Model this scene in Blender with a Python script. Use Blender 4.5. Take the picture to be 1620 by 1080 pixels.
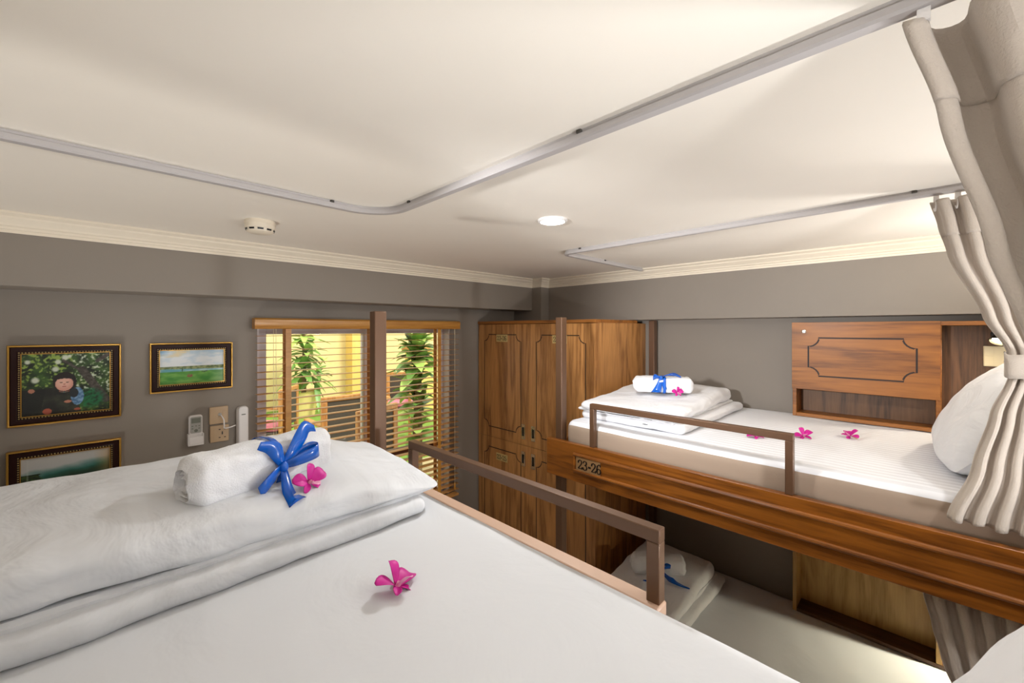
import bpy, bmesh, math, random
from mathutils import Vector, Matrix, noise, Euler
random.seed(7)
PI = math.pi
SC = bpy.context.scene
COL = SC.collection
for o in list(bpy.data.objects): bpy.data.objects.remove(o)

# ------------------------------------------------------------------ camera, world, sun, exposure
EYE = 1.9                                   # eye height; every z below is measured from the eye
cam = bpy.data.cameras.new('camera')
cam.sensor_width = 36.0
cam.lens = 36.0 * 652.0 / 1620.0
cam.shift_y = -19.0 / 1620.0
cam.clip_start = 0.02
camo = bpy.data.objects.new('camera', cam); COL.objects.link(camo)
camo.location = (0, 0, EYE)
camo.rotation_euler = (PI/2, 0, -PI/4)
SC.camera = camo

world = bpy.data.worlds.new('world'); SC.world = world; world.use_nodes = True
bg = world.node_tree.nodes['Background']
bg.inputs[0].default_value = (1.0, 0.93, 0.80, 1); bg.inputs[1].default_value = 1.5
sun = bpy.data.lights.new('sun', 'SUN'); sun.energy = 2.6; sun.angle = 0.2; sun.color = (1, .93, .78)
suno = bpy.data.objects.new('sun', sun); COL.objects.link(suno)
suno.rotation_euler = (0.62, 0.25, 0); suno.location = (2, 1, 8)

SC.view_settings.view_transform = 'Standard'
SC.view_settings.look = 'None'
SC.view_settings.gamma = 1.0
SC.view_settings.use_curve_mapping = False
SC.view_settings.exposure = 0.36

def lamp(name, kind, loc, energy, color, size=0.05, rot=(0,0,0), parent=None, spot=None, blend=0.5):
    l = bpy.data.lights.new(name, kind); l.energy = energy; l.color = color
    if kind == 'AREA': l.shape = 'DISK'; l.size = size
    else: l.shadow_soft_size = size
    if spot: l.spot_size = spot; l.spot_blend = blend
    o = bpy.data.objects.new(name, l); COL.objects.link(o)
    o.rotation_euler = rot
    if parent:
        o.parent = parent
        p = Vector((loc[0], loc[1], loc[2] + EYE)) - parent.location
        o.location = p
    else: o.location = (loc[0], loc[1], loc[2] + EYE)
    return o
def aim(d):                                  # euler for a lamp shining along d
    return Vector(d).to_track_quat('-Z', 'Y').to_euler()

# ------------------------------------------------------------------ colours and materials
def lin(c):
    r = []
    for v in c[:3]:
        v = v / 255.0
        r.append(v/12.92 if v <= .04045 else ((v+.055)/1.055)**2.4)
    return (r[0], r[1], r[2], 1.0)
def new_mat(name):
    m = bpy.data.materials.new(name); m.use_nodes = True
    nt = m.node_tree
    return m, nt, nt.nodes['Principled BSDF']
def plain(name, c, rough=.5, metal=0.0, noise_amt=.06, nscale=8, bump=0.0, bscale=60, coat=0.0, sheen=0.0, trans=0.0):
    m, nt, b = new_mat(name)
    b.inputs['Roughness'].default_value = rough
    b.inputs['Metallic'].default_value = metal
    if coat: b.inputs['Coat Weight'].default_value = coat
    if sheen: b.inputs['Sheen Weight'].default_value = sheen
    tc = nt.nodes.new('ShaderNodeTexCoord')
    n = nt.nodes.new('ShaderNodeTexNoise'); n.inputs['Scale'].default_value = nscale; n.inputs['Detail'].default_value = 4
    nt.links.new(tc.outputs['Object'], n.inputs['Vector'])
    mx = nt.nodes.new('ShaderNodeMix'); mx.data_type = 'RGBA'
    a = lin(c)
    mx.inputs['A'].default_value = [v*(1-noise_amt) for v in a[:3]] + [1]
    mx.inputs['B'].default_value = [min(1, v*(1+noise_amt)) for v in a[:3]] + [1]
    nt.links.new(n.outputs['Fac'], mx.inputs['Factor'])
    nt.links.new(mx.outputs['Result'], b.inputs['Base Color'])
    if bump:
        n2 = nt.nodes.new('ShaderNodeTexNoise'); n2.inputs['Scale'].default_value = bscale; n2.inputs['Detail'].default_value = 3
        nt.links.new(tc.outputs['Object'], n2.inputs['Vector'])
        bp = nt.nodes.new('ShaderNodeBump'); bp.inputs['Strength'].default_value = bump; bp.inputs['Distance'].default_value = .004
        nt.links.new(n2.outputs['Fac'], bp.inputs['Height']); nt.links.new(bp.outputs['Normal'], b.inputs['Normal'])
    return m
def emit(name, c, s):
    m, nt, b = new_mat(name)
    b.inputs['Base Color'].default_value = (.8, .8, .8, 1)
    b.inputs['Emission Color'].default_value = lin(c); b.inputs['Emission Strength'].default_value = s
    return m
def wood(name, dark, light, axis=2, scale=6.0, rough=.4, coat=.15, stretch=9.0, contrast=1.0):
    m, nt, b = new_mat(name)
    b.inputs['Roughness'].default_value = rough; b.inputs['Coat Weight'].default_value = coat; b.inputs['Coat Roughness'].default_value = .25
    tc = nt.nodes.new('ShaderNodeTexCoord'); mp = nt.nodes.new('ShaderNodeMapping')
    s = [scale]*3; s[axis] = scale/stretch
    mp.inputs['Scale'].default_value = s
    nt.links.new(tc.outputs['Object'], mp.inputs['Vector'])
    n1 = nt.nodes.new('ShaderNodeTexNoise'); n1.inputs['Scale'].default_value = 1.3; n1.inputs['Detail'].default_value = 3; n1.inputs['Distortion'].default_value = .6
    nt.links.new(mp.outputs['Vector'], n1.inputs['Vector'])
    # cathedral grain: contour lines of the slow noise
    mul = nt.nodes.new('ShaderNodeMath'); mul.operation = 'MULTIPLY'; mul.inputs[1].default_value = 26
    nt.links.new(n1.outputs['Fac'], mul.inputs[0])
    sn = nt.nodes.new('ShaderNodeMath'); sn.operation = 'SINE'; nt.links.new(mul.outputs[0], sn.inputs[0])
    mr = nt.nodes.new('ShaderNodeMapRange'); mr.inputs['From Min'].default_value = -1; mr.inputs['From Max'].default_value = 1
    nt.links.new(sn.outputs[0], mr.inputs['Value'])
    mp2 = nt.nodes.new('ShaderNodeMapping'); s2 = [scale*18]*3; s2[axis] = scale*.9
    mp2.inputs['Scale'].default_value = s2
    nt.links.new(tc.outputs['Object'], mp2.inputs['Vector'])
    n2 = nt.nodes.new('ShaderNodeTexNoise'); n2.inputs['Scale'].default_value = 1.0; n2.inputs['Detail'].default_value = 6; n2.inputs['Roughness'].default_value = .65
    nt.links.new(mp2.outputs['Vector'], n2.inputs['Vector'])
    mixf = nt.nodes.new('ShaderNodeMix'); mixf.inputs['Factor'].default_value = .72
    nt.links.new(mr.outputs['Result'], mixf.inputs['A']); nt.links.new(n2.outputs['Fac'], mixf.inputs['B'])
    cr = nt.nodes.new('ShaderNodeValToRGB')
    d, l = lin(dark), lin(light)
    mid = [(d[i]*.4 + l[i]*.6) for i in range(3)] + [1]
    cr.color_ramp.elements[0].position = .5 - .28/contrast; cr.color_ramp.elements[0].color = d
    cr.color_ramp.elements[1].position = .5 + .28/contrast; cr.color_ramp.elements[1].color = l
    e = cr.color_ramp.elements.new(.48); e.color = mid
    nt.links.new(mixf.outputs['Result'], cr.inputs['Fac'])
    nt.links.new(cr.outputs['Color'], b.inputs['Base Color'])
    bp = nt.nodes.new('ShaderNodeBump'); bp.inputs['Strength'].default_value = .12; bp.inputs['Distance'].default_value = .002
    nt.links.new(mixf.outputs['Result'], bp.inputs['Height']); nt.links.new(bp.outputs['Normal'], b.inputs['Normal'])
    return m
def fabric(name, c, stripes=None, rough=.85, wrinkle=.35, wscale=5.0, weave=0.0, wdist=.02, sheen=.1):
    m, nt, b = new_mat(name)
    b.inputs['Roughness'].default_value = rough; b.inputs['Sheen Weight'].default_value = sheen
    tc = nt.nodes.new('ShaderNodeTexCoord')
    a = lin(c)
    n = nt.nodes.new('ShaderNodeTexNoise'); n.inputs['Scale'].default_value = wscale; n.inputs['Detail'].default_value = 5
    n.inputs['Distortion'].default_value = .8
    nt.links.new(tc.outputs['Object'], n.inputs['Vector'])
    bp = nt.nodes.new('ShaderNodeBump'); bp.inputs['Strength'].default_value = wrinkle; bp.inputs['Distance'].default_value = wdist
    nt.links.new(n.outputs['Fac'], bp.inputs['Height'])
    last = bp
    if weave:
        n2 = nt.nodes.new('ShaderNodeTexNoise'); n2.inputs['Scale'].default_value = 350; n2.inputs['Detail'].default_value = 2
        nt.links.new(tc.outputs['Object'], n2.inputs['Vector'])
        b2 = nt.nodes.new('ShaderNodeBump'); b2.inputs['Strength'].default_value = weave; b2.inputs['Distance'].default_value = .003
        nt.links.new(n2.outputs['Fac'], b2.inputs['Height']); nt.links.new(bp.outputs['Normal'], b2.inputs['Normal']); last = b2
    nt.links.new(last.outputs['Normal'], b.inputs['Normal'])
    if stripes:
        ax, period, amt = stripes
        sp = nt.nodes.new('ShaderNodeSeparateXYZ'); nt.links.new(tc.outputs['Object'], sp.inputs['Vector'])
        mu = nt.nodes.new('ShaderNodeMath'); mu.operation = 'MULTIPLY'; mu.inputs[1].default_value = 2*PI/period
        nt.links.new(sp.outputs[ax], mu.inputs[0])
        si = nt.nodes.new('ShaderNodeMath'); si.operation = 'SINE'; nt.links.new(mu.outputs[0], si.inputs[0])
        mr = nt.nodes.new('ShaderNodeMapRange'); mr.inputs['From Min'].default_value = -.25; mr.inputs['From Max'].default_value = .25
        nt.links.new(si.outputs[0], mr.inputs['Value'])
        mx = nt.nodes.new('ShaderNodeMix'); mx.data_type = 'RGBA'
        mx.inputs['A'].default_value = a; mx.inputs['B'].default_value = [v*(1-amt) for v in a[:3]] + [1]
        nt.links.new(mr.outputs['Result'], mx.inputs['Factor']); nt.links.new(mx.outputs['Result'], b.inputs['Base Color'])
    else: b.inputs['Base Color'].default_value = a
    return m
def vcol(name, rough=.25, coat=.3, soft=False):
    m, nt, b = new_mat(name)
    at = nt.nodes.new('ShaderNodeAttribute'); at.attribute_name = 'paint'
    nt.links.new(at.outputs['Color'], b.inputs['Base Color'])
    b.inputs['Roughness'].default_value = rough; b.inputs['Coat Weight'].default_value = coat
    return m
def glass_mat():
    m, nt, b = new_mat('clear_glass')
    out = nt.nodes['Material Output']
    tr = nt.nodes.new('ShaderNodeBsdfTransparent'); tr.inputs[0].default_value = (.96, .97, .96, 1)
    gl = nt.nodes.new('ShaderNodeBsdfGlossy'); gl.inputs['Roughness'].default_value = .02
    fr = nt.nodes.new('ShaderNodeFresnel'); fr.inputs[0].default_value = 1.35
    mx = nt.nodes.new('ShaderNodeMixShader')
    nt.links.new(fr.outputs[0], mx.inputs[0]); nt.links.new(tr.outputs[0], mx.inputs[1]); nt.links.new(gl.outputs[0], mx.inputs[2])
    nt.links.new(mx.outputs[0], out.inputs['Surface'])
    return m
M = dict(
    wall=plain('taupe_paint', (138, 129, 119), .6, bump=.03, bscale=120, noise_amt=.03),
    ceil=plain('cream_ceiling_paint', (240, 233, 222), .55, noise_amt=.015),
    trim=plain('cream_trim_paint', (233, 222, 203), .5, noise_amt=.02),
    floor=plain('pale_floor_tile', (206, 198, 186), .35, noise_amt=.03),
    oakv=wood('oak_upright_grain', (120, 72, 30), (206, 148, 86), 2, 6.5, .42, .15, 9),
    oakh=wood('oak_level_grain', (100, 56, 18), (166, 104, 40), 1, 7, .5, .04, 9),
    oakd=wood('dark_oak_back', (62, 40, 24), (120, 84, 52), 2, 8, .5, .05, 8),
    oakl=wood('pale_oak', (150, 110, 50), (190, 150, 84), 2, 7, .45, .1, 5, 1.2),
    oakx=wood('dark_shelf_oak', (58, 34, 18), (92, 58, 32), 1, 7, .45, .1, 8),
    board=wood('polished_board_oak', (92, 48, 10), (152, 90, 28), 1, 9, .32, .3, 10),
    valance=wood('honey_wood', (170, 110, 40), (205, 148, 66), 0, 6, .35, .3, 10),
    slat=wood('blind_slat_wood', (190, 130, 66), (224, 170, 100), 0, 6, .4, .2, 10),
    dark_line=plain('dark_groove', (38, 22, 14), .6),
    metal=plain('brown_metal', (104, 76, 56), .36, .3, .03),
    chrome=plain('chrome', (205, 203, 198), .18, 1.0, .02),
    black=plain('black_plastic', (16, 16, 17), .35),
    brass=plain('pale_brass', (214, 190, 128), .4, .3, .05),
    bronze=plain('dull_bronze', (150, 116, 78), .45, .1, .05),
    ink=plain('black_ink', (14, 12, 12), .5),
    ivory=plain('ivory_plastic', (226, 214, 178), .4, noise_amt=.02),
    beige=plain('champagne_plastic', (186, 158, 124), .38, noise_amt=.02),
    white=plain('white_plastic', (232, 228, 226), .35, noise_amt=.015),
    grey=plain('grey_plastic', (168, 166, 160), .4, noise_amt=.03),
    lcd=plain('grey_screen', (120, 122, 112), .25),
    track=plain('grey_track', (182, 177, 176), .4, .0, .02),
    gold=plain('gold_paint', (186, 142, 62), .3, .6, .12, 30),
    maroon=plain('dark_maroon_frame', (40, 17, 13), .4, noise_amt=.1, coat=.1),
    sheet=fabric('white_sheet', (214, 216, 220), None, .8, .3, 4.0),
    sheet_stripe=fabric('white_striped_sheet', (234, 235, 240), (0, .034, .15), .7, .2, 4.0),
    lip=plain('pinkish_lit_look_edge', (196, 164, 142), .4, noise_amt=.03),  # pale tone stands in for light falling on the rail
    border=fabric('beige_mattress_border', (166, 146, 128), None, .8, .2, 5.0),
    duvet=fabric('white_duvet', (214, 216, 220), (0, .05, .02), .75, .75, 5.0, wdist=.024),
    duvet_pale=fabric('white_duvet_cotton', (228, 228, 231), None, .8, .7, 6.0, wdist=.024),
    towel=fabric('white_terry', (230, 231, 235), None, .95, .3, 30.0, weave=.45, wdist=.006, sheen=.3),
    pillow=fabric('white_pillowcase', (236, 237, 240), None, .8, .9, 6.0, wdist=.03),
    curtain=fabric('greige_curtain', (198, 187, 176), None, .9, .1, 9.0, weave=.35, sheen=.2),
    ribbon=plain('blue_satin', (0, 90, 192), .25, 0, .12, 40, coat=.3),
    petal=plain('magenta_petal', (196, 16, 140), .5, 0, .25, 60),
    petal_pale=plain('pale_pink_petal', (236, 170, 200), .5, 0, .1, 60),
    stemg=plain('yellow_green_stem', (190, 190, 110), .5, 0, .1),
    glass=glass_mat(),
    frame_w=plain('pale_window_frame', (205, 196, 196), .45, noise_amt=.02),
    frame_b=plain('red_brown_frame', (92, 46, 28), .4, noise_amt=.05),
    yellow=plain('yellow_render', (238, 218, 166), .8, noise_amt=.06, nscale=2, bump=.1),
    orange=plain('orange_render', (238, 204, 122), .8, noise_amt=.06, nscale=2, bump=.1),
    paving=plain('beige_paving', (178, 166, 128), .8, noise_amt=.12, nscale=4),
    turf=plain('green_turf', (112, 150, 58), .9, noise_amt=.35, nscale=30, bump=.6, bscale=120),
    leaf=plain('green_leaf', (104, 146, 70), .4, noise_amt=.45, nscale=6),
    leaf_l=plain('light_green_leaf', (172, 204, 108), .4, noise_amt=.3, nscale=6),
    bark=plain('grey_bark', (120, 104, 78), .8, noise_amt=.3, nscale=20),
    pot=plain('cream_pot', (224, 204, 140), .6),
    teak=wood('teak', (150, 96, 46), (206, 152, 88), 2, 8, .45),
    sling=plain('charcoal_sling', (70, 66, 60), .8, noise_amt=.1),
    pink=plain('pink_cushion', (222, 130, 150), .8, noise_amt=.1),
    paleglow=emit('lit_diffuser', (255, 246, 230), 12.0),
    bulb=emit('warm_bulb', (255, 226, 170), 40.0),
)

M['maroon'].node_tree.nodes['Principled BSDF'].inputs['Specular IOR Level'].default_value = .15
# ------------------------------------------------------------------ mesh helpers
ORG = {}
def root_of(o):
    while o.parent: o = o.parent
    return o
class MB:
    def __init__(s): s.bm = bmesh.new(); s.mi = 0
    def face(s, vs):
        try:
            f = s.bm.faces.new(vs); f.material_index = s.mi; return f
        except ValueError: return None
    def box(s, x0, x1, y0, y1, z0, z1):
        v = [s.bm.verts.new((x, y, z)) for x in (x0, x1) for y in (y0, y1) for z in (z0, z1)]
        for q in ((0,1,3,2), (4,6,7,5), (0,4,5,1), (2,3,7,6), (0,2,6,4), (1,5,7,3)): s.face([v[i] for i in q])
        return s
    def grid(s, fn, nu, nv, cu=False, cv=False):
        g = [[s.bm.verts.new(fn(i/(nu if cu else nu-1), j/(nv if cv else nv-1))) for j in range(nv)] for i in range(nu)]
        for i in range(nu if cu else nu-1):
            for j in range(nv if cv else nv-1):
                s.face([g[i][j], g[(i+1) % nu][j], g[(i+1) % nu][(j+1) % nv], g[i][(j+1) % nv]])
        return g
    def loop_fill(s, vs): return s.face(vs)
    def tube(s, pts, r, n=8, cap=True):
        pts = [Vector(p) for p in pts]; rings = []
        for i, p in enumerate(pts):
            t = (pts[min(i+1, len(pts)-1)] - pts[max(i-1, 0)]).normalized()
            up = Vector((0, 0, 1)) if abs(t.z) < .9 else Vector((1, 0, 0))
            a = t.cross(up).normalized(); b = a.cross(t).normalized()
            rr = r[i] if isinstance(r, (list, tuple)) else r
            rings.append([s.bm.verts.new(p + a*rr*math.cos(2*PI*k/n) + b*rr*math.sin(2*PI*k/n)) for k in range(n)])
        for i in range(len(rings)-1):
            for k in range(n): s.face([rings[i][k], rings[i][(k+1) % n], rings[i+1][(k+1) % n], rings[i+1][k]])
        if cap: s.face(rings[0][::-1]); s.face(rings[-1])
        return s
    def lathe(s, prof, c=(0,0,0), n=32, ax='z'):
        rings = []
        for r, h in prof:
            ring = []
            for k in range(n):
                a = 2*PI*k/n; x, y = max(r, 1e-5)*math.cos(a), max(r, 1e-5)*math.sin(a)
                p = (x, y, h) if ax == 'z' else ((h, x, y) if ax == 'x' else (x, h, y))
                ring.append(s.bm.verts.new((c[0]+p[0], c[1]+p[1], c[2]+p[2])))
            rings.append(ring)
        for i in range(len(rings)-1):
            for k in range(n): s.face([rings[i][k], rings[i][(k+1) % n], rings[i+1][(k+1) % n], rings[i+1][k]])
        s.face(rings[0][::-1]); s.face(rings[-1])
        return s
    def sweep(s, path, prof, closed=False):
        """path: xy points (level), prof: (offset to the left of travel, z)"""
        n = len(path); rings = []
        P = [Vector((p[0], p[1])) for p in path]
        for i in range(n):
            a = P[i-1] if (closed or i > 0) else None
            b = P[(i+1) % n] if (closed or i < n-1) else None
            d1 = (P[i]-a).normalized() if a is not None else None
            d2 = (b-P[i]).normalized() if b is not None else None
            if d1 is None: d1 = d2
            if d2 is None: d2 = d1
            n1 = Vector((-d1.y, d1.x)); n2 = Vector((-d2.y, d2.x))
            m = (n1+n2); m = m/ max(1e-6, m.dot(n1)) if m.length > 1e-6 else n1
            rings.append([s.bm.verts.new((P[i].x+m.x*o, P[i].y+m.y*o, z)) for o, z in prof])
        k = len(prof)
        for i in range(n if closed else n-1):
            for j in range(k):
                s.face([rings[i][j], rings[(i+1) % n][j], rings[(i+1) % n][(j+1) % k], rings[i][(j+1) % k]])
        if not closed: s.face(rings[0]); s.face(rings[-1][::-1])
        return s
    def strip(s, pts, sides, w, fork=0):
        """flat band: centre points, side vectors, widths"""
        prev = None
        for i, p in enumerate(pts):
            p = Vector(p); sd = Vector(sides[i] if isinstance(sides, list) else sides).normalized()
            ww = w[i] if isinstance(w, (list, tuple)) else w
            row = [s.bm.verts.new(p + sd*ww*q) for q in (-.5, 0, .5)]
            if fork and i == len(pts)-1: row[1].co = p - (p-Vector(pts[i-1])).normalized()*fork
            if prev:
                for k in range(2): s.face([prev[k], prev[k+1], row[k+1], row[k]])
            prev = row
        return s
    def build(s, name, mats, parent=None, origin=None, local=False, smooth=True, bevel=0, seg=2, solid=0, sub=0, angle=.62):
        bm = s.bm
        bmesh.ops.recalc_face_normals(bm, faces=bm.faces[:])
        if parent: org = ORG.get(root_of(parent).name, Vector((0, 0, 0))) if not local else Vector((0, 0, 0))
        elif local: org = Vector((0, 0, 0))
        else:
            if origin is None:
                xs = [v.co.x for v in bm.verts]; ys = [v.co.y for v in bm.verts]; zs = [v.co.z for v in bm.verts]
                origin = ((min(xs)+max(xs))/2, (min(ys)+max(ys))/2, min(zs))
            org = Vector(origin)
        for v in bm.verts: v.co -= org
        for f in bm.faces: f.smooth = smooth
        for e in bm.edges:
            if len(e.link_faces) == 2: e.smooth = e.calc_face_angle(0) < angle
        me = bpy.data.meshes.new(name); bm.to_mesh(me); bm.free()
        for m in (mats if isinstance(mats, list) else [mats]): me.materials.append(m)
        o = bpy.data.objects.new(name, me); COL.objects.link(o)
        if parent: o.parent = parent
        else:
            o.location = (org.x, org.y, org.z + (0 if local else EYE)); ORG[o.name] = org
        if solid:
            md = o.modifiers.new('thickness', 'SOLIDIFY'); md.thickness = solid; md.offset = 0
        if bevel:
            md = o.modifiers.new('bevel', 'BEVEL'); md.width = bevel; md.segments = seg; md.limit_method = 'ANGLE'; md.angle_limit = .7
        if sub:
            md = o.modifiers.new('subdivision', 'SUBSURF'); md.levels = sub; md.render_levels = sub
        return o
def box(name, mat, b, parent=None, bevel=.002, **k): return MB().box(*b).build(name, mat, parent, bevel=bevel, **k)
def tag(o, label=None, cat=None, group=None, kind=None):
    if label: o['label'] = label
    if cat: o['category'] = cat
    if group: o['group'] = group
    if kind: o['kind'] = kind
    return o
def thing(name, label, cat, loc, group=None):
    o = bpy.data.objects.new(name, None); COL.objects.link(o); o.empty_display_size = .05
    o.location = (loc[0], loc[1], loc[2] + EYE); ORG[o.name] = Vector(loc)
    return tag(o, label, cat, group)
def copy_tree(o, parent=None):
    c = o.copy(); COL.objects.link(c)
    if parent: c.parent = parent
    for ch in list(o.children): copy_tree(ch, c)
    return c
def struct(o, label, cat): return tag(o, label, cat, None, 'structure')
def fbm(x, y, z, s=1.0, oct=3):
    return noise.fractal(Vector((x*s, y*s, z*s)), 1.0, 2.0, oct)
def catmull(pts, n=8):
    out = []
    P = [Vector(p) for p in pts]; P = [P[0]*2-P[1]] + P + [P[-1]*2-P[-2]]
    for i in range(1, len(P)-2):
        for k in range(n):
            t = k/n
            out.append(.5*((2*P[i]) + (-P[i-1]+P[i+1])*t + (2*P[i-1]-5*P[i]+4*P[i+1]-P[i+2])*t*t + (-P[i-1]+3*P[i]-3*P[i+1]+P[i+2])*t**3))
    out.append(P[-2]); return out

GLYPH = {
 '2': [[(.06,.70),(.10,.90),(.28,1.0),(.46,.92),(.52,.74),(.44,.54),(.24,.30),(.06,.07)], [(.04,.06),(.30,.07),(.54,.06),(.57,.22)]],
 '3': [[(.07,.78),(.13,.93),(.28,1.0),(.45,.93),(.49,.77),(.42,.60),(.24,.54)], [(.24,.54),(.45,.47),(.54,.28),(.46,.08),(.27,0),(.10,.06),(.05,.24)]],
 '5': [[(.50,.96),(.16,.96),(.12,.56),(.30,.62),(.48,.54),(.54,.32),(.46,.09),(.27,0),(.09,.07),(.06,.20)]],
 '6': [[(.50,.84),(.44,.97),(.30,1.0),(.13,.84),(.07,.48),(.08,.20),(.20,.02),(.34,0),(.50,.12),(.53,.32),(.44,.50),(.30,.55),(.14,.46),(.09,.32)]],
 '8': [[(.30,.54),(.13,.66),(.12,.86),(.30,1.0),(.47,.86),(.46,.66),(.30,.54),(.09,.40),(.07,.14),(.30,0),(.53,.14),(.51,.40),(.30,.54)]],
 '-': [[(.08,.42),(.34,.42)]]}
def write(mb, txt, o, u, v, h, wt=.15):
    u, v, o = Vector(u), Vector(v), Vector(o); adv = {'-': .44}
    x = 0
    for ch in txt:
        for st in GLYPH[ch]:
            P = [o + u*((p[0]+x)*h) + v*(p[1]*h) for p in st]
            for a, b in zip(P[:-1], P[1:]):
                d = (b-a)
                if d.length < 1e-7: continue
                d.normalize(); nrm = u.cross(v); sd = d.cross(nrm)
                horiz = abs(d.dot(u)); w = wt*h*(1.0 - .55*horiz)*.5 if ch != '-' else wt*h*.5
                e = d*w*.6
                mb.face([mb.bm.verts.new(q) for q in (a-e+sd*w, b+e+sd*w, b+e-sd*w, a-e-sd*w)])
        x += adv.get(ch, .66)
def text_width(txt, h): return sum(.44 if c == '-' else .66 for c in txt)*h
def notch_panel(mb, o, u, v, w, h, r, t):
    """thin line round a rectangle with scooped corners"""
    o, u, v = Vector(o), Vector(u), Vector(v); pts = []
    for (cx, cy, a0) in ((0, 0, PI/2), (w, 0, PI), (w, h, 3*PI/2), (0, h, 2*PI)):
        for k in range(7):
            a = a0 - k/6*PI/2
            pts.append((cx + r*math.cos(a), cy + r*math.sin(a)))
    # the corner arcs run the right way round only if travelled in order
    P = [o + u*p[0] + v*p[1] for p in pts]; n = len(P); c = o + u*w/2 + v*h/2
    ins = []
    for i in range(n):
        d = (P[(i+1) % n]-P[i-1]).normalized(); sd = d.cross(u.cross(v)).normalized()
        ins.append(P[i] - sd*t)
    A = [mb.bm.verts.new(p) for p in P]; B = [mb.bm.verts.new(p) for p in ins]
    for i in range(n): mb.face([A[i], A[(i+1) % n], B[(i+1) % n], B[i]])

def pad(mb, x0, x1, y0, y1, z0, z1, r=None, nx=70, na=96, amp=.006, freq=9, deform=None, seed=0, er=None):
    """soft rounded slab along x"""
    hy, hz = (y1-y0)/2, (z1-z0)/2; cy, cz = (y0+y1)/2, (z0+z1)/2
    r = min(hz, hy)*.98 if r is None else r
    er = r if er is None else er
    segs = [(2*(hy-r)), PI*r/2, 2*(hz-r), PI*r/2]; tot = 2*sum(segs)
    def prof(s):
        d = s*tot
        # bottom edge (+y), corner, side, corner, top (-y) ...
        for k in range(4):
            Ls = (segs[0] if k % 2 == 0 else segs[2]); 
            if d <= Ls:
                f = d/max(Ls, 1e-9)
                if k == 0: return (-hy+r + f*Ls, -hz)
                if k == 1: return (hy, -hz+r + f*Ls)
                if k == 2: return (hy-r - f*Ls, hz)
                return (-hy, hz-r - f*Ls)
            d -= Ls
            La = PI*r/2
            if d <= La:
                a = d/La*PI/2
                c = [(hy-r, -hz+r, -PI/2), (hy-r, hz-r, 0), (-hy+r, hz-r, PI/2), (-hy+r, -hz+r, PI)][k]
                return (c[0] + r*math.cos(c[2]+a), c[1] + r*math.sin(c[2]+a))
            d -= La
        return (-hy+r, -hz)
    def fn(i, j):
        # uneven spacing: extra rows inside the end roundings
        ne = 8/nx
        if i < ne: e = i/ne; x = x0 + er*(1-math.cos(e*PI/2)); k = math.sin(e*PI/2)
        elif i > 1-ne: e = (1-i)/ne; x = x1 - er*(1-math.cos(e*PI/2)); k = math.sin(e*PI/2)
        else: x = x0+er + (i-ne)/(1-2*ne)*(x1-x0-2*er); k = 1
        py, pz = prof(j)
        ky = 1 - (1-k)*min(1, er/hy); kz = 1-(1-k)*min(1, er/hz)
        y, z = cy + py*ky, cz + pz*kz
        d = amp*fbm(x+seed*3.1, y-seed*1.7, z*2+seed, freq)
        L = math.hypot(py, pz) or 1
        ny, nz = py/hy, pz/hz; q = math.hypot(ny, nz) or 1
        p = Vector((x + .6*amp*fbm(x, y+9, z, freq*.6) , y + d*ny/q, z + d*nz/q))
        return deform(p) if deform else p
    g = mb.grid(fn, nx+1, na, False, True)
    mb.face(g[0]); mb.face(g[-1][::-1])

# ------------------------------------------------------------------ the room shell
XL, XR, YB, YF = -.42, 2.75, -.72, 2.50
ZF, ZC = -1.9, .41
WX0, WX1, WZ0, WZ1 = .59, 1.84, -1.24, .03        # window opening
struct(box('floor', M['floor'], (XL-.1, XR+.1, YB-.1, YF+.15, ZF-.08, ZF), bevel=0), 'pale tiled floor between the bunks', 'floor')
struct(box('ceiling', M['ceil'], (XL-.1, XR+.1, YB-.1, YF+.15, ZC, ZC+.1), bevel=0), 'flat cream painted ceiling over the bunks', 'ceiling')
struct(box('wall_left', M['wall'], (XL-.1, XL, YB, YF, ZF, ZC), bevel=0), 'taupe wall beside the near bunk', 'wall')
struct(box('wall_right', M['wall'], (XR, XR+.1, YB, YF, ZF, ZC), bevel=0), 'taupe wall behind the far bunk', 'wall')
struct(box('wall_back', M['wall'], (XL-.1, XR+.1, YB-.1, YB, ZF, ZC), bevel=0), 'taupe wall at the heads of the bunks', 'wall')
w = MB()
w.box(XL-.1, WX0, YF, YF+.15, ZF, ZC).box(WX1, XR+.1, YF, YF+.15, ZF, ZC).box(WX0, WX1, YF, YF+.15, ZF, WZ0).box(WX0, WX1, YF, YF+.15, WZ1, ZC)
struct(w.build('wall_front', M['wall']), 'taupe wall with the window and the framed pictures', 'wall')
BY, SX, PX, PY = 2.29, 2.62, 2.525, 2.192
struct(box('beam', M['wall'], (XL, PX, BY, YF, .155, ZC), bevel=.002), 'long taupe ceiling beam above the window', 'beam')
struct(box('beam', M['wall'], (SX, XR, YB, PY, .066, ZC), bevel=.002), 'taupe soffit along the wall over the far bunk', 'beam')
struct(box('pillar', M['wall'], (PX, XR, PY, YF, ZF, ZC), bevel=.002), 'boxed taupe pillar in the corner behind the lockers', 'pillar')
# cornice, once round the room
prof = [(0, .342), (0, ZC-.0005), (.062, ZC-.0005), (.062, .402), (.055, .398), (.046, .394), (.044, .388), (.034, .380), (.024, .372), (.021, .365), (.012, .362), (.011, .354), (.005, .352), (.004, .342)]
path = [(SX, YB), (SX, PY), (PX, PY), (PX, BY), (XL, BY), (XL, YB)]
t = MB().sweep(path, prof, closed=True)
struct(t.build('trim_1', M['trim'], smooth=True, angle=.35), 'stepped cream cornice where the walls meet the ceiling', 'cornice')
struct(box('baseboard_front', M['wall'], (XL, PX, YF-.012, YF, ZF, ZF+.09)), 'taupe skirting below the window', 'skirting')

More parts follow.
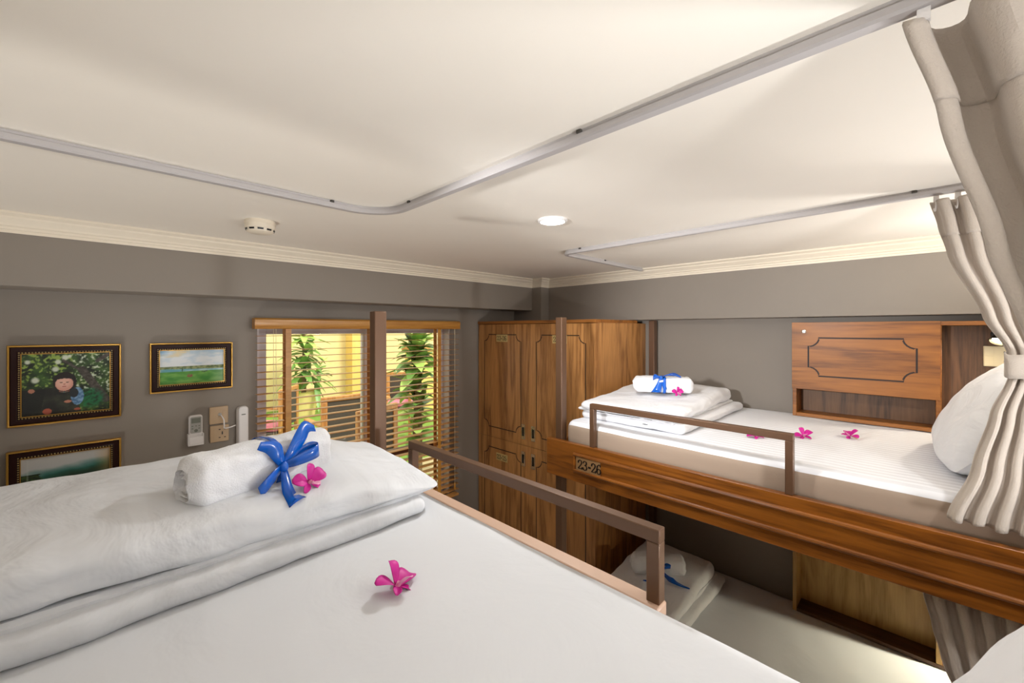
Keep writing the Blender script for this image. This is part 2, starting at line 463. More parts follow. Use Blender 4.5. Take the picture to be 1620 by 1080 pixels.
# ------------------------------------------------------------------ window
win = thing('window_1', 'two pane window with pale frame behind wooden blinds', 'window', ((WX0+WX1)/2, YF+.1, WZ0)); win['kind'] = 'structure'
f = MB(); fy0, fy1 = YF+.075, YF+.125
f.box(WX0, WX0+.062, fy0, fy1, WZ0, WZ1).box(WX1-.022, WX1, fy0, fy1, WZ0, WZ1)
f.box(WX0+.062, WX1-.022, fy0, fy1, -.027, WZ1).box(WX0+.062, WX1-.022, fy0, fy1, WZ0, WZ0+.05)
f.build('window_frame', M['frame_w'], win, bevel=.003)
f = MB(); f.box(1.212, 1.246, fy0, fy1, WZ0+.05, -.027); f.build('mullion', M['frame_w'], win, bevel=.003)
f = MB(); f.box(WX0+.062, 1.212, fy0-.01, fy1, -.872, -.83).box(1.246, WX1-.022, fy0-.01, fy1, -.872, -.83); f.build('transom', M['frame_b'], win, bevel=.003)
for a, b in ((WX0+.062, 1.212), (1.246, WX1-.022)):
    for c, d in ((WZ0+.05, -.872), (-.83, -.027)):
        MB().box(a, b, YF+.098, YF+.102, c, d).build('pane', M['glass'], win)
f = MB(); f.box(WX0, WX0+.006, YF-.001, fy0, WZ0, WZ1).box(WX1-.006, WX1, YF-.001, fy0, WZ0, WZ1)
f.build('reveal_lining', M['frame_w'], win)
f = MB(); f.box(WX0+.006, WX1-.006, YF-.02, fy0, WZ0, WZ0+.012); f.build('sill', M['frame_b'], win, bevel=.003)

# ------------------------------------------------------------------ wooden blind
bl = thing('venetian_blind', 'brown wooden slatted blind with honey valance across the window', 'blind', (1.23, 2.46, -1.22))
v = MB(); pr = [(-.0, .003), (.0, .058), (.012, .060), (.05, .060), (.058, .052), (.060, .04), (.056, .02), (.060, .008), (.056, .003)]
v.sweep([(.564, 2.492), (1.891, 2.492)], [(-o, z) for o, z in pr])
v.build('valance', M['valance'], bl, angle=.5)
s = MB(); zz = -.034
while zz > -1.2:
    z = zz
    s.grid(lambda i, j, z=z: (.575+i*1.305, 2.433+j*.049, z + .0015*(1-(2*j-1)**2) + .0008*math.sin(i*9+z*40)), 9, 5)
    zz -= .0381
s.build('slat_panel', M['slat'], bl, solid=.0013)
box('bottom_rail', M['slat'], (.575, 1.88, 2.435, 2.481, -1.225, -1.208), bl, .003)
for x in (.722, 1.205, 1.703):
    box('ladder_tape', M['valance'], (x-.014, x+.014, 2.4305, 2.4315, -1.21, .003), bl, 0)
    box('ladder_tape', M['slat'], (x-.014, x+.014, 2.4835, 2.4845, -1.21, .003), bl, 0)
for x, zb in ((.648, -.95), (.660, -.95), (1.835, -1.12)):
    c = MB(); c.tube([(x, 2.427, .003), (x+.001, 2.427, zb)], .0012, 6); c.build('pull_cord', M['ivory'], bl)
c = MB(); c.lathe([(.002, 0), (.006, -.008), (.008, -.04), (.005, -.05)], (1.836, 2.427, -1.12), 12); c.build('cord_tassel', M['valance'], bl)

# ------------------------------------------------------------------ yard outside
ZG = -1.65
struct(box('ground', M['turf'], (-2, 12, 4.55, 14, ZG-.2, ZG), bevel=0), 'bright green lawn outside the window', 'lawn')
struct(box('path', M['paving'], (-2, 12, YF+.16, 4.55, ZG-.2, ZG), bevel=0), 'beige paving strip outside the window', 'paving')
struct(box('wall_garden', M['yellow'], (-2, 12, 9.3, 9.5, ZG, 1.6), bevel=0), 'tall pale yellow yard wall', 'wall')
yw = thing('garden_wall', 'low orange yellow wall with coping beyond the big plant', 'wall', (6.2, 7.3, ZG)); yw['kind'] = 'structure'
box('wall_body', M['orange'], (4.35, 8.5, 7.2, 7.4, ZG, -.42), yw); box('coping', M['teak'], (4.3, 8.55, 7.15, 7.45, -.42, -.34), yw)
struct(box('pillar_garden', M['orange'], (3.95, 4.3, 8.95, 9.3, ZG, 1.6)), 'yellow pier against the yard wall', 'pillar')

def leaf_blade(mb, base, d, L, wid, droop, twist=0, n=7):
    base = Vector(base); d = Vector(d).normalized(); side = d.cross(Vector((0, 0, 1)))
    side = side.normalized() if side.length > .01 else Vector((1, 0, 0))
    side = (side + Vector((0, 0, twist))).normalized()
    prev = None
    for k in range(n+1):
        t = k/n
        p = base + d*L*t + Vector((0, 0, -1))*droop*L*t*t
        ww = wid*max(.02, math.sin(PI*min(1, t*.97+.03)**.85))**.85*.5
        nrm = side.cross(d).normalized()
        row = [mb.bm.verts.new(p - side*ww + nrm*ww*.25), mb.bm.verts.new(p), mb.bm.verts.new(p + side*ww + nrm*ww*.25)]
        if prev: mb.face([prev[0], prev[1], row[1], row[0]]); mb.face([prev[1], prev[2], row[2], row[1]])
        prev = row
def dracaena(x, y, label, crowns, L, wid, pot, trunk_r=.035):
    t = thing('dracaena_plant', label, 'plant', (x, y, ZG))
    top = ZG
    if pot:
        p = MB(); p.lathe([(.20, 0), (.26, .44), (.28, .46), (.25, .46), (.24, .42)], (x, y, ZG), 28); p.build('pot', M['pot'], t)
    zmax = max(c[2] for c in crowns)
    b = MB()
    b.tube([(x, y, ZG+(.40 if pot else 0)), (x+.02, y, (ZG+zmax)/2), (x, y, zmax)], [trunk_r*1.3, trunk_r, trunk_r*.8], 10); b.build('trunk', M['bark'], t)
    fl = MB()
    for (cx, cy, cz, n, spread) in crowns:
        for k in range(n):
            a = k*2.399 + random.uniform(-.3, .3); q = k/n
            el = 1.15 - 1.35*q*spread + random.uniform(-.15, .15)
            d = (math.cos(a)*math.cos(el), math.sin(a)*math.cos(el), math.sin(el))
            fl.mi = 0 if random.random() < (.72 if cz < zmax-.01 else .25) else 1
            leaf_blade(fl, (x+cx, y+cy, cz - .16*q), d, L*random.uniform(.75, 1.1), wid*random.uniform(.8, 1.15), random.uniform(.25, .6), random.uniform(-.2, .2))
    fl.build('foliage', [M['leaf'], M['leaf_l']], t)
    return t
dracaena(2.79, 8.5, 'tall potted plant in cream pot against the yellow yard wall', [(0, 0, -.05, 26, 1), (.05, 0, -.38, 26, 1.2), (-.05, -.05, -.7, 22, 1.3), (.2, -.1, -.85, 16, 1.3)], .50, .13, True)
dracaena(2.56, 4.1, 'big broad-leaved plant close outside the right pane', [(0, 0, -.10, 26, .45), (0, 0, -.20, 30, .85), (.02, 0, -.34, 26, .9), (-.03, 0, -.58, 20, .9), (.03, 0, -.82, 18, .9), (0, 0, -1.08, 14, 1.0)], .37, .15, False, .05)
lp = thing('leafy_shrub', 'low light green shrub at the foot of the big plant', 'shrub', (2.50, 3.32, ZG))
fl = MB()
for k in range(34):
    a = k*2.399; el = random.uniform(.3, 1.3)
    fl.mi = k % 2
    leaf_blade(fl, (2.50, 3.32, ZG), (math.cos(a)*math.cos(el), math.sin(a)*math.cos(el), math.sin(el)), random.uniform(.25, .5), .08, .35)
fl.build('foliage', [M['leaf'], M['leaf_l']], lp)

def patio_chair(label, x, y, rot, cushion=None):
    t = thing('patio_chair', label, 'chair', (x, y, ZG), 'teak chairs in the yard'); t.rotation_euler.z = rot
    s = MB(); s.box(-.23, .23, -.22, .22, .42, .45); s.build('seat', M['sling'], t, local=True, bevel=.006)
    s = MB(); s.box(-.19, .19, -.245, -.225, .50, .90); s.build('backrest', M['sling'], t, local=True, bevel=.004)
    s = MB(); s.box(-.25, .25, -.255, -.215, .90, .95).box(-.25, -.19, -.255, -.215, .46, .90).box(.19, .25, -.255, -.215, .46, .90); s.build('back_frame', M['teak'], t, local=True, bevel=.006)
    for sx in (-1, 1):
        s = MB(); s.box(sx*.22-.022, sx*.22+.022, -.255, -.215, 0, .46); s.build('leg', M['teak'], t, local=True, bevel=.004)
        s = MB(); s.box(sx*.22-.022, sx*.22+.022, .18, .222, 0, .64); s.build('leg', M['teak'], t, local=True, bevel=.004)
        s = MB(); s.box(sx*.23-.03, sx*.23+.03, -.22, .25, .64, .665); s.build('armrest', M['teak'], t, local=True, bevel=.006)
    if cushion:
        s = MB(); pad(s, -.2, .2, -.19, .2, .452, .52, nx=24, na=40, amp=.004); s.build('cushion', M[cushion], t, local=True)
    return t
patio_chair('dark backed teak chair seen from behind in middle of the left pane', 1.85, 4.6, 0)
patio_chair('teak chair with pink cushion closest to the window', 1.70, 3.72, .35, 'pink')
patio_chair('teak chair with pink cushion just right of the yard table', 3.35, 5.9, 2.4, 'pink')
patio_chair('teak chair at the left edge of the window view', 1.44, 5.6, .9, 'pink')
tb = thing('patio_table', 'square teak table between the yard chairs', 'table', (2.45, 5.4, ZG))
box('table_top', M['teak'], (2.12, 2.78, 5.1, 5.7, ZG+.71, ZG+.745), tb, .006)
for x in (2.17, 2.73):
    for y in (5.15, 5.65): box('leg', M['teak'], (x-.025, x+.025, y-.025, y+.025, ZG, ZG+.71), tb)

# ------------------------------------------------------------------ ceiling fittings
def arc_path(p0, corner, p1, r, n=12):
    p0, c, p1 = Vector(p0), Vector(corner), Vector(p1)
    a, b = (p0-c).normalized(), (p1-c).normalized()
    ctr = c + a*r + b*r
    out = [p0]
    for k in range(n+1):
        t = k/n*PI/2
        out.append(ctr - b*r*math.cos(t) - a*r*math.sin(t))
    out.append(p1); return [(q.x, q.y) for q in out]
tr_prof = [(-.0075, ZC), (.0075, ZC), (.0075, .404), (.011, .402), (.0115, .392), (.009, .388), (-.009, .388), (-.0115, .392), (-.011, .402), (-.0075, .404)]
def track(label, path, clips):
    t = thing('curtain_track', label, 'curtain rail', (path[0][0], path[0][1], .388))
    MB().sweep(path, tr_prof).build('rail', M['track'], t, angle=.5)
    for x, y, r in clips:
        c = MB(); c.box(-.014, .014, -.006, .006, -.008, -.0005); ob = c.build('clip', M['sling'], t, local=True, bevel=.002)
        ob.location = (x-path[0][0], y-path[0][1], ZC-.388); ob.rotation_euler.z = r
    return t
track('long grey ceiling curtain rail bending round above the near bunk', arc_path((XL+.001, 1.335), (.705, 1.335), (.705, -.70), .13), [(.52, 1.335, PI/2), (.705, 1.16, 0), (.705, .50, 0)])
track('grey ceiling curtain rail above the far bunk', arc_path((SX-.064, 1.335), (1.71, 1.335), (1.71, -.70), .05), [(1.71, 1.22, 0), (2.1, 1.335, PI/2), (1.71, .02, 0)])
d = thing('smoke_detector', 'round white smoke detector on ceiling near the window', 'smoke detector', (.43, 1.78, ZC-.045))
MB().lathe([(.050, ZC), (.052, ZC-.012), (.052, ZC-.013)], (.43, 1.78, 0), 32).build('base', M['trim'], d)
MB().lathe([(.050, ZC-.013), (.050, ZC-.030), (.048, ZC-.031), (.046, ZC-.036), (.044, ZC-.042), (.034, ZC-.046), (.001, ZC-.047)], (.43, 1.78, 0), 32).build('body', M['trim'], d)
s = MB()
for k in range(10):
    a = k/10*2*PI+.1
    q = [Vector((.43+math.cos(a+e)*r, 1.78+math.sin(a+e)*r, z)) for e, r, z in ((-.2, .0492, ZC-.0325), (.2, .0492, ZC-.0325), (.2, .0472, ZC-.0385), (-.2, .0472, ZC-.0385))]
    s.face([s.bm.verts.new(p) for p in q])
s.build('vent_slots', M['black'], d)
def downlight(label, x, y, e, col):
    t = thing('downlight', label, 'ceiling light', (x, y, ZC-.008), None)
    MB().lathe([(.056, ZC), (.056, ZC-.004), (.052, ZC-.008), (.046, ZC-.008), (.046, ZC)], (x, y, 0), 32).build('trim_ring', M['white'], t)
    MB().lathe([(.0455, ZC-.001), (.0455, ZC-.006), (.001, ZC-.007)], (x, y, 0), 32).build('diffuser', M['paleglow'], t)
    lamp('downlight_glow', 'AREA', (x, y, ZC-.012), e, col, .09, (0, 0, 0), t)
    return t
downlight('lit round white downlight in the ceiling between the bunks', 1.20, .985, 6.5, (1, 1, .99))
downlight('added unseen downlight over the bunk heads end of the aisle', 1.20, -.52, 5, (1, 1, .99))  # second downlight added outside the view for more brightness

# ------------------------------------------------------------------ framed pictures, painted point by point
def mixc(a, b, t): t = max(0, min(1, t)); return tuple(a[i]*(1-t)+b[i]*t for i in range(3))
def ell(u, v, cx, cy, rx, ry): return ((u-cx)/rx)**2 + ((v-cy)/ry)**2
def paint_child(u, v):
    n = fbm(u*7, v*7, 1.3, 1, 4); m = fbm(u*22, v*22, 4.1, 1, 3); k = fbm(u*4, v*4, 7.7, 1, 2)
    c = mixc((14, 26, 12), (58, 92, 36), .5 + n*.9)
    c = mixc(c, (140, 168, 74), max(0, m*2.2 + k*.8 - .12)*(1.3 if v > .45 else .5))
    if u > .55 and v > .3: c = mixc(c, (205, 214, 200), max(0, m*1.5-.12)*1.3)
    for cx, cy, r in ((.47, .93, .05), (.39, .86, .045), (.36, .74, .05), (.14, .57, .055), (.06, .87, .04), (.52, .95, .03)):
        e = ell(u, v, cx, cy, r, r*1.1); 
        if e < 1: c = mixc(c, (206, 214, 196), (1-e)*1.3)
    for ax, ay, bx, by, wd in ((.66, .72, .95, .18, .055), (.45, .88, .68, .68, .02), (.85, .86, 1.0, .98, .03)):
        dx, dy = bx-ax, by-ay; t = max(0, min(1, ((u-ax)*dx+(v-ay)*dy)/(dx*dx+dy*dy)))
        dd = math.hypot(u-ax-t*dx, v-ay-t*dy)
        if dd < wd: c = mixc((52, 46, 40), (88, 82, 74), .5+m)
    e = ell(u, v, .76, .22, .17, .16)
    if e < 1.3: c = mixc(c, (16, 108, 60), min(1, 1.4-e)*(.75+m))
    if u < .30 and v < .42: c = mixc(c, (12, 13, 12), .85)
    if ell(u, v, .10, .40, .035, .035) < 1: c = (176, 120, 96)
    if v < .44 and abs(u-.42) < .17 + (.40-v)*.15: c = mixc((24, 25, 20), (52, 54, 40), .4+n)
    if ell(u, v, .61, .27, .075, .15) < 1: c = mixc((70, 110, 150), (130, 165, 200), .5+m*1.5)
    if ell(u, v, .57, .33, .05, .08) < 1: c = (34, 40, 46)
    if ell(u, v, .46, .375, .06, .03) < 1: c = mixc((90, 120, 110), (170, 80, 60), .5+m*2)
    if ell(u, v, .465, .525, .135, .165) < 1: c = (26, 18, 16)
    if ell(u, v, .46, .49, .102, .118) < 1:
        c = mixc((236, 190, 172), (216, 156, 138), ell(u, v, .45, .52, .11, .12))
        if v > .580 - .15*abs(u-.46): c = (30, 21, 18)
        for ex in (.425, .495):
            if ell(u, v, ex, .515, .018, .007) < 1: c = (70, 40, 36)
        if ell(u, v, .46, .485, .012, .012) < 1: c = (196, 128, 110)
        if ell(u, v, .458, .445, .024, .009) < 1: c = (176, 84, 84)
    if ell(u, v, .50, .19, .045, .022) < 1: c = (190, 126, 100)
    if ell(u, v, .27, .05, .05, .05) < 1 or ell(u, v, .61, .05, .04, .02) < 1: c = (168, 84, 62)
    return c
def paint_lake(u, v):
    n = fbm(u*5, v*9, 2.2, 1, 4); m = fbm(u*18, v*18, 5.1, 1, 3)
    if v > .52:
        c = mixc((226, 232, 236), (150, 186, 214), max(0, v-.75)*2.2 + n*.5)
        if u < .45 and v > .8: c = mixc(c, (226, 214, 180), max(0, .6+n*1.2-abs(u-.25)*2))
        if v > .82: c = mixc(c, (84, 150, 204), max(0, 1-u*7)*(v-.82)*5)
    elif v > .45 - .04*u: c = mixc((88, 106, 62), (150, 160, 108), .5+m*1.5)
    elif v > .36: c = mixc((96, 160, 170), (176, 206, 210), .4 + n + (u-.5)*.6)
    else: c = mixc((58, 132, 40), (112, 168, 70), .5+n*.9)
    if v < .36 and u > .75: c = mixc(c, (150, 178, 150), (u-.75)*2.6)
    if ell(u, v, .335, .42, .008, .07) < 1: c = (60, 96, 60)
    if ell(u, v, .45, .23, .045, .05) < 1 and m > -.25: c = (140, 84, 66)
    if ell(u, v, .68, .34, .06, .025) < 1 and m > 0: c = (70, 96, 66)
    return c
def paint_hills(u, v):
    n = fbm(u*4, v*6, 8.2, 1, 4); m = fbm(u*20, v*20, 3.1, 1, 3)
    c = mixc((166, 176, 184), (190, 190, 186), v)
    r = .50 + .18*u + .05*n
    if v < r + .15: c = mixc(c, (34, 98, 88), (r+.15-v)/.22)
    if v < r - .04: c = mixc(c, (26, 56, 36), (r-.04-v)/.14)
    if u > .8: c = mixc(c, (186, 138, 74), (u-.8)*3.2*(1-abs(v-.62)))
    t = .32 + .10*max(0, u-.2) + .03*n
    if u > .18 and v < t: c = mixc((150, 168, 156), (200, 208, 198), .5+m*1.6)
    if u > .2 and v < t-.16: c = mixc((46, 70, 28), (104, 124, 56), .5+m)
    if u < .2 + .1*(.5-v) + .04*m and v < .58: c = mixc((18, 34, 16), (58, 84, 28), .4+m + (.35-v)*.6)
    if .055 < u < .075: c = mixc(c, (196, 200, 196), .35)
    return c
def framed(name_label, x0, x1, z0, z1, paint, tilt=.0):
    y = YF; t = thing('framed_picture', name_label, 'picture', ((x0+x1)/2, y, z0))
    W, H = x1-x0, z1-z0
    def ring(mb, a, b, ya, yb):                       # rectangular ring between insets a and b, front at ya, back at yb
        o = [(x0+a, z0+a), (x1-a, z0+a), (x1-a, z1-a), (x0+a, z1-a)]; i = [(x0+b, z0+b), (x1-b, z0+b), (x1-b, z1-b), (x0+b, z1-b)]
        A = [[mb.bm.verts.new((p[0], yy, p[1])) for p in pp] for pp, yy in ((o, yb), (o, ya), (i, ya), (i, yb))]
        for k in range(4):
            for q in range(4): mb.face([A[q][k], A[q][(k+1) % 4], A[(q+1) % 4][(k+1) % 4], A[(q+1) % 4][k]])
    m = MB(); ring(m, 0, .0065, y-.024, y-.001); m.build('gilt_edge', M['gold'], t, bevel=.002)
    m = MB(); ring(m, .0065, .026, y-.019, y-.001); m.build('frame', M['maroon'], t, bevel=.003)
    m = MB(); ring(m, .026, .0335, y-.015, y-.001); m.mi = 1; ring(m, .0335, .036, y-.0165, y-.001); m.build('inner_slip', [M['maroon'], M['gold']], t)
    m = MB()
    def bead(px, pz):
        r = .0030; c = Vector((px, y-.0155, pz))
        vs = [m.bm.verts.new(c+Vector(q)*r) for q in ((1,0,0), (0,0,1), (-1,0,0), (0,0,-1), (0,-1,0))]
        for k in range(4): m.face([vs[k], vs[(k+1) % 4], vs[4]])
    nx, nz = int((W-.06)/.0085), int((H-.06)/.0085)
    for k in range(nx+1):
        px = x0+.0295 + k/nx*(W-.059); bead(px, z0+.0295); bead(px, z1-.0295)
    for k in range(1, nz):
        pz = z0+.0295 + k/nz*(H-.059); bead(x0+.0295, pz); bead(x1-.0295, pz)
    m.build('beading', M['brass'], t, smooth=False)
    a = .036; nu, nv = 150, int(150*(H-2*a)/(W-2*a))
    m = MB(); m.grid(lambda i, j: (x0+a+i*(W-2*a), y-.008, z0+a+j*(H-2*a)), nu, nv)
    ob = m.build('picture', M['paint'], t)
    at = ob.data.color_attributes.new('paint', 'FLOAT_COLOR', 'POINT')
    for k, vtx in enumerate(ob.data.vertices):
        u = (vtx.co.x + (x0+x1)/2 - x0 - a)/(W-2*a); vv = (vtx.co.z - a)/(H-2*a)
        at.data[k].color = lin([max(0, min(255, q)) for q in paint(u, vv)])
    return t
M['paint'] = vcol('painted_print', .5, .12)
framed('gilt framed photo of a child among blossom, upper left on the wall', -.252, .066, -.378, -.062, paint_child)
framed('small gilt framed lake landscape, right of the child photo', .159, .476, -.293, -.063, paint_lake)
framed('gilt framed misty hills picture under the child photo, partly behind duvet', -.254, .066, -.70, -.472, paint_hills)

# ------------------------------------------------------------------ wall fittings beside the window
r = thing('remote_control', 'white air conditioner remote in a holder on the wall', 'remote control', (.325, YF, -.553))
def rounded_slab(mb, x0, x1, z0, z1, y0, y1, r, n=5):
    pts = []
    for cx, cz, a0 in ((x1-r, z0+r, -PI/2), (x1-r, z1-r, 0), (x0+r, z1-r, PI/2), (x0+r, z0+r, PI)):
        for k in range(n+1): a = a0 + k/n*PI/2; pts.append((cx+r*math.cos(a), cz+r*math.sin(a)))
    A = [mb.bm.verts.new((p[0], y0, p[1])) for p in pts]; B = [mb.bm.verts.new((p[0], y1, p[1])) for p in pts]
    mb.face(A); mb.face(B[::-1])
    for k in range(len(pts)): mb.face([A[k], A[(k+1) % len(pts)], B[(k+1) % len(pts)], B[k]])
    return mb
rounded_slab(MB(), .299, .352, -.535, -.412, 2.470, 2.496, .010).build('body', M['white'], r, bevel=.004)
rounded_slab(MB(), .304, .347, -.496, -.418, 2.467, 2.470, .006).build('face_panel', M['grey'], r)
box('screen', M['lcd'], (.308, .343, 2.4655, 2.467, -.448, -.424), r, 0)
m = MB()
for q in ((.312, -.462), (.326, -.462), (.338, -.462), (.312, -.474), (.338, -.474)): m.box(q[0]-.003, q[0]+.003, 2.4655, 2.467, q[1]-.002, q[1]+.002)
m.lathe([(.007, 2.467), (.006, 2.465)], (.326, 0, -.484), 16, 'y'); m.build('buttons', M['lcd'], r)
m = MB(); m.box(.295, .356, 2.462, 2.4995, -.555, -.548).box(.295, .300, 2.462, 2.4995, -.548, -.50).box(.351, .356, 2.462, 2.4995, -.548, -.50).box(.300, .351, 2.460, 2.464, -.548, -.512).box(.300, .351, 2.4965, 2.4995, -.548, -.42)
m.build('holder', M['white'], r, bevel=.002)
pl = thing('wall_plate', 'champagne cable outlet plate above the socket by the window', 'cable outlet', (.421, YF, -.470))
rounded_slab(MB(), .382, .459, -.470, -.385, 2.488, 2.4995, .004).build('plate', M['beige'], pl, bevel=.002)
box('switch_rocker', M['beige'], (.436, .454, 2.486, 2.488, -.450, -.405), pl, .001)
m = MB(); m.lathe([(.008, 2.488), (.007, 2.484), (.004, 2.483)], (.424, 0, -.424), 16, 'y'); m.build('jack', M['grey'], pl)
m = MB(); m.tube(catmull([(.424, 2.484, -.424), (.428, 2.468, -.430), (.436, 2.462, -.450), (.438, 2.464, -.478), (.44, 2.470, -.492), (.465, 2.472, -.492), (.490, 2.478, -.486)], 6), .0028, 8); m.build('phone_cord', M['white'], pl)
sk = thing('power_socket', 'champagne power socket plate under the cable outlet', 'power socket', (.421, YF, -.563))
rounded_slab(MB(), .384, .462, -.560, -.478, 2.488, 2.4995, .004).build('plate', M['beige'], sk, bevel=.002)
box('switch_rocker', M['beige'], (.387, .402, 2.4862, 2.488, -.552, -.521), sk, .001); box('switch_rocker', M['beige'], (.387, .402, 2.4862, 2.488, -.517, -.486), sk, .001)
def holes(mb, f, cx, cz, s=1.0):
    for dx, dz, w_, h_ in ((-.011, .020, .008, .004), (.011, .020, .008, .004), (0, 0, .005, .012), (-.011, -.020, .008, .004), (.011, -.020, .008, .004), (0, .007, .004, .004)):
        x, z = cx+dx*s, cz+dz*s
        mb.face([mb.bm.verts.new(f(a, b)) for a, b in ((x-w_*s/2, z-h_*s/2), (x+w_*s/2, z-h_*s/2), (x+w_*s/2, z+h_*s/2), (x-w_*s/2, z+h_*s/2))])
m = MB(); holes(m, lambda a, b: (a, 2.4875, b), .434, -.519); m.build('pin_holes', M['black'], sk)
ph = thing('wall_phone', 'slim white telephone handset hung on wall left of the blind', 'telephone', (.517, YF, -.61))
rounded_slab(MB(), .494, .545, -.61, -.395, 2.478, 2.4995, .018).build('cradle', M['white'], ph, bevel=.004)
rounded_slab(MB(), .497, .542, -.605, -.392, 2.458, 2.480, .019).build('handset', M['white'], ph, bevel=.007, seg=3)
box('maker_mark', M['lcd'], (.510, .528, 2.4572, 2.4578, -.436, -.431), ph, 0)

# ------------------------------------------------------------------ lockers
LX, LY0, LY1, LZ1 = 2.118, 1.403, 2.492, .062
lk = thing('locker_cabinet', 'tall four door oak locker cabinet in the corner behind bunk', 'locker', (2.43, 1.95, ZF))
m = MB(); m.box(LX+.02, XR-.24, LY1-.018, LY1, ZF, LZ1-.02).box(LX+.03, XR-.24, LY0+.018, LY1-.018, ZF+.02, ZF+.06).box(XR-.26, XR-.24, LY0+.018, LY1-.018, ZF, LZ1-.02)
m.box(LX+.02, XR-.001, LY0, LY0+.018, ZF, LZ1-.02)
m.box(LX+.03, XR-.26, LY0+.018, LY1-.018, -.826, -.81)
m.build('carcass', M['oakv'], lk)
m = MB(); m.box(LX-.004, PX-.001, LY0-.004, LY1+.004, LZ1-.02, LZ1).box(PX-.001, SX-.001, LY0-.004, PY-.001, LZ1-.02, LZ1); m.build('top_panel', M['oakh'], lk)
YM = 1.955
UY, UZ = Vector((0, -1, 0)), Vector((0, 0, 1))
def locker_door(ya, yb, za, zb, txt, hz, hy):
    """ya > yb (left to right as seen)"""
    m = MB(); m.box(LX, LX+.02, yb+.0015, ya-.0015, za+.0015, zb-.0015)
    m.mi = 1
    notch_panel(m, (LX-.0006, ya-.07, za+.075), UY, UZ, (ya-yb)-.14, (zb-za)-.15, .05, .0065)
    dr = m.build('door', [M['oakv'], M['dark_line']], lk)
    h = MB(); h.box(LX-.004, LX, hy-.018, hy+.018, hz-.052, hz+.052); h = h.build('handle', M['chrome'], dr, bevel=.0015); h['label'] = 'chrome lock plate with black recessed pull'
    m = MB(); m.box(LX-.0055, LX-.0045, hy-.009, hy+.009, hz-.030, hz+.032); m.lathe([(.006, LX-.0055), (.005, LX-.010)], (0, hy, hz+.022), 12, 'x'); m.lathe([(.006, LX-.0055), (.005, LX-.010)], (0, hy, hz-.022), 12, 'x')
    m.build('pull', M['black'], h)
    if txt:
        w_ = text_width(txt, .034); cy = (ya+yb)/2; z0 = zb-.105 if zb > -.5 else zb-.135
        m = MB(); m.box(LX-.0022, LX-.0006, cy-.06, cy+.06, z0-.027, z0+.027); m.mi = 1
        write(m, txt, (LX-.0028, cy+w_/2, z0-.017), UY, UZ, .034)
        nb = m.build('number_label', [M['brass'], M['ink']], dr); nb['label'] = 'pale plate printed ' + txt
locker_door(LY1, YM, -.818, LZ1-.022, '23-26', -.722, YM+.05)
locker_door(YM, LY0, -.818, LZ1-.022, '25-28', -.722, YM-.045)
locker_door(LY1, YM, ZF+.03, -.818, '23-25', -.914, YM+.05)
locker_door(YM, LY0, ZF+.03, -.818, None, -.914, YM-.045)

# ------------------------------------------------------------------ bunk frames
def post(name, x0, x1, y0, y1, parent): return box(name, M['metal'], (x0, x1, y0, y1, ZF, .062), parent, .003)
def guard(parent, xa, xb, ya, yb, ztop, zbot, bottom=False):
    th = .024; m = MB()
    m.box(xa, xb, ya, yb, ztop-th, ztop).box(xa, xb, ya, ya+th, zbot, ztop-th).box(xa, xb, yb-th, yb, zbot, ztop-th)
    if bottom: box('bottom_rail', M['lip'], (xa-.013, xb, ya-.004, yb-th, zbot-.012, zbot+.014), parent, .004)['label'] = 'lip below the guard rail, coloured pale pinkish as if lit'
    return m.build('guard_rail', M['metal'], parent, bevel=.002)
fb = thing('bunk_bed', 'far oak fronted bunk bed along the right wall', 'bunk bed', (2.2, .3, ZF))
post('post', 1.6625, 1.705, 1.305, 1.345, fb); post('post', 2.68, 2.72, 1.305, 1.345, fb)
post('post', 1.6625, 1.705, -.70, -.66, fb); post('post', 2.68, 2.72, -.70, -.66, fb)
BX0, BX1 = 1.632, 1.660
sb = MB(); sb.box(BX0, BX1, -.70, 1.379, -.738, -.557); sb = sb.build('side_board', M['board'], fb, bevel=.002); sb['label'] = 'polished oak side board with moulding'
def half_round(mb, p0, p1, r, n=6):
    mb.tube([p0, p1], r, 10)
m = MB(); x = BX0-.001
half_round(m, (x, 1.206, -.606), (x, -.70, -.606), .0085); half_round(m, (x, 1.206, -.684), (x, -.70, -.684), .0085)
m.tube([(x, 1.203, -.684), (x, 1.203, -.606)], .006, 10)
m.build('moulding', M['board'], sb)
m = MB(); m.box(BX0-.005, BX0, 1.055, 1.19, -.677, -.614); m.mi = 1
write(m, '23-26', (BX0-.0058, 1.178, -.668), UY, UZ, .043, .19)
pn = m.build('number_plate', [M['bronze'], M['ink']], sb, bevel=.001); pn['label'] = 'bronze plate reading 23-26'
guard(fb, 1.641, 1.667, .310, 1.122, -.352, -.557)
box('deck', M['board'], (BX1, 2.745, -.69, 1.30, -.638, -.602), fb)
box('end_board', M['board'], (1.71, 2.675, 1.308, 1.330, -.70, -.56), fb)
box('lower_base', M['board'], (1.665, 2.745, -.69, 1.295, -1.86, -1.705), fb)
nb = thing('bunk_bed', 'near bunk bed with brown metal guard rail in the foreground', 'bunk bed', (.1, .3, ZF))
post('post', .650, .694, 1.30, 1.337, nb); post('post', -.41, -.37, 1.335, 1.372, nb)
post('post', .650, .694, -.70, -.66, nb); post('post', -.41, -.37, -.70, -.664, nb)
sb = MB(); sb.box(.696, .724, -.70, 1.379, -.738, -.557); sb.build('side_board', M['board'], nb, bevel=.002)
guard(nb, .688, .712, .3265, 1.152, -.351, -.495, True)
box('deck', M['board'], (-.41, .695, -.65, 1.298, -.628, -.592), nb)

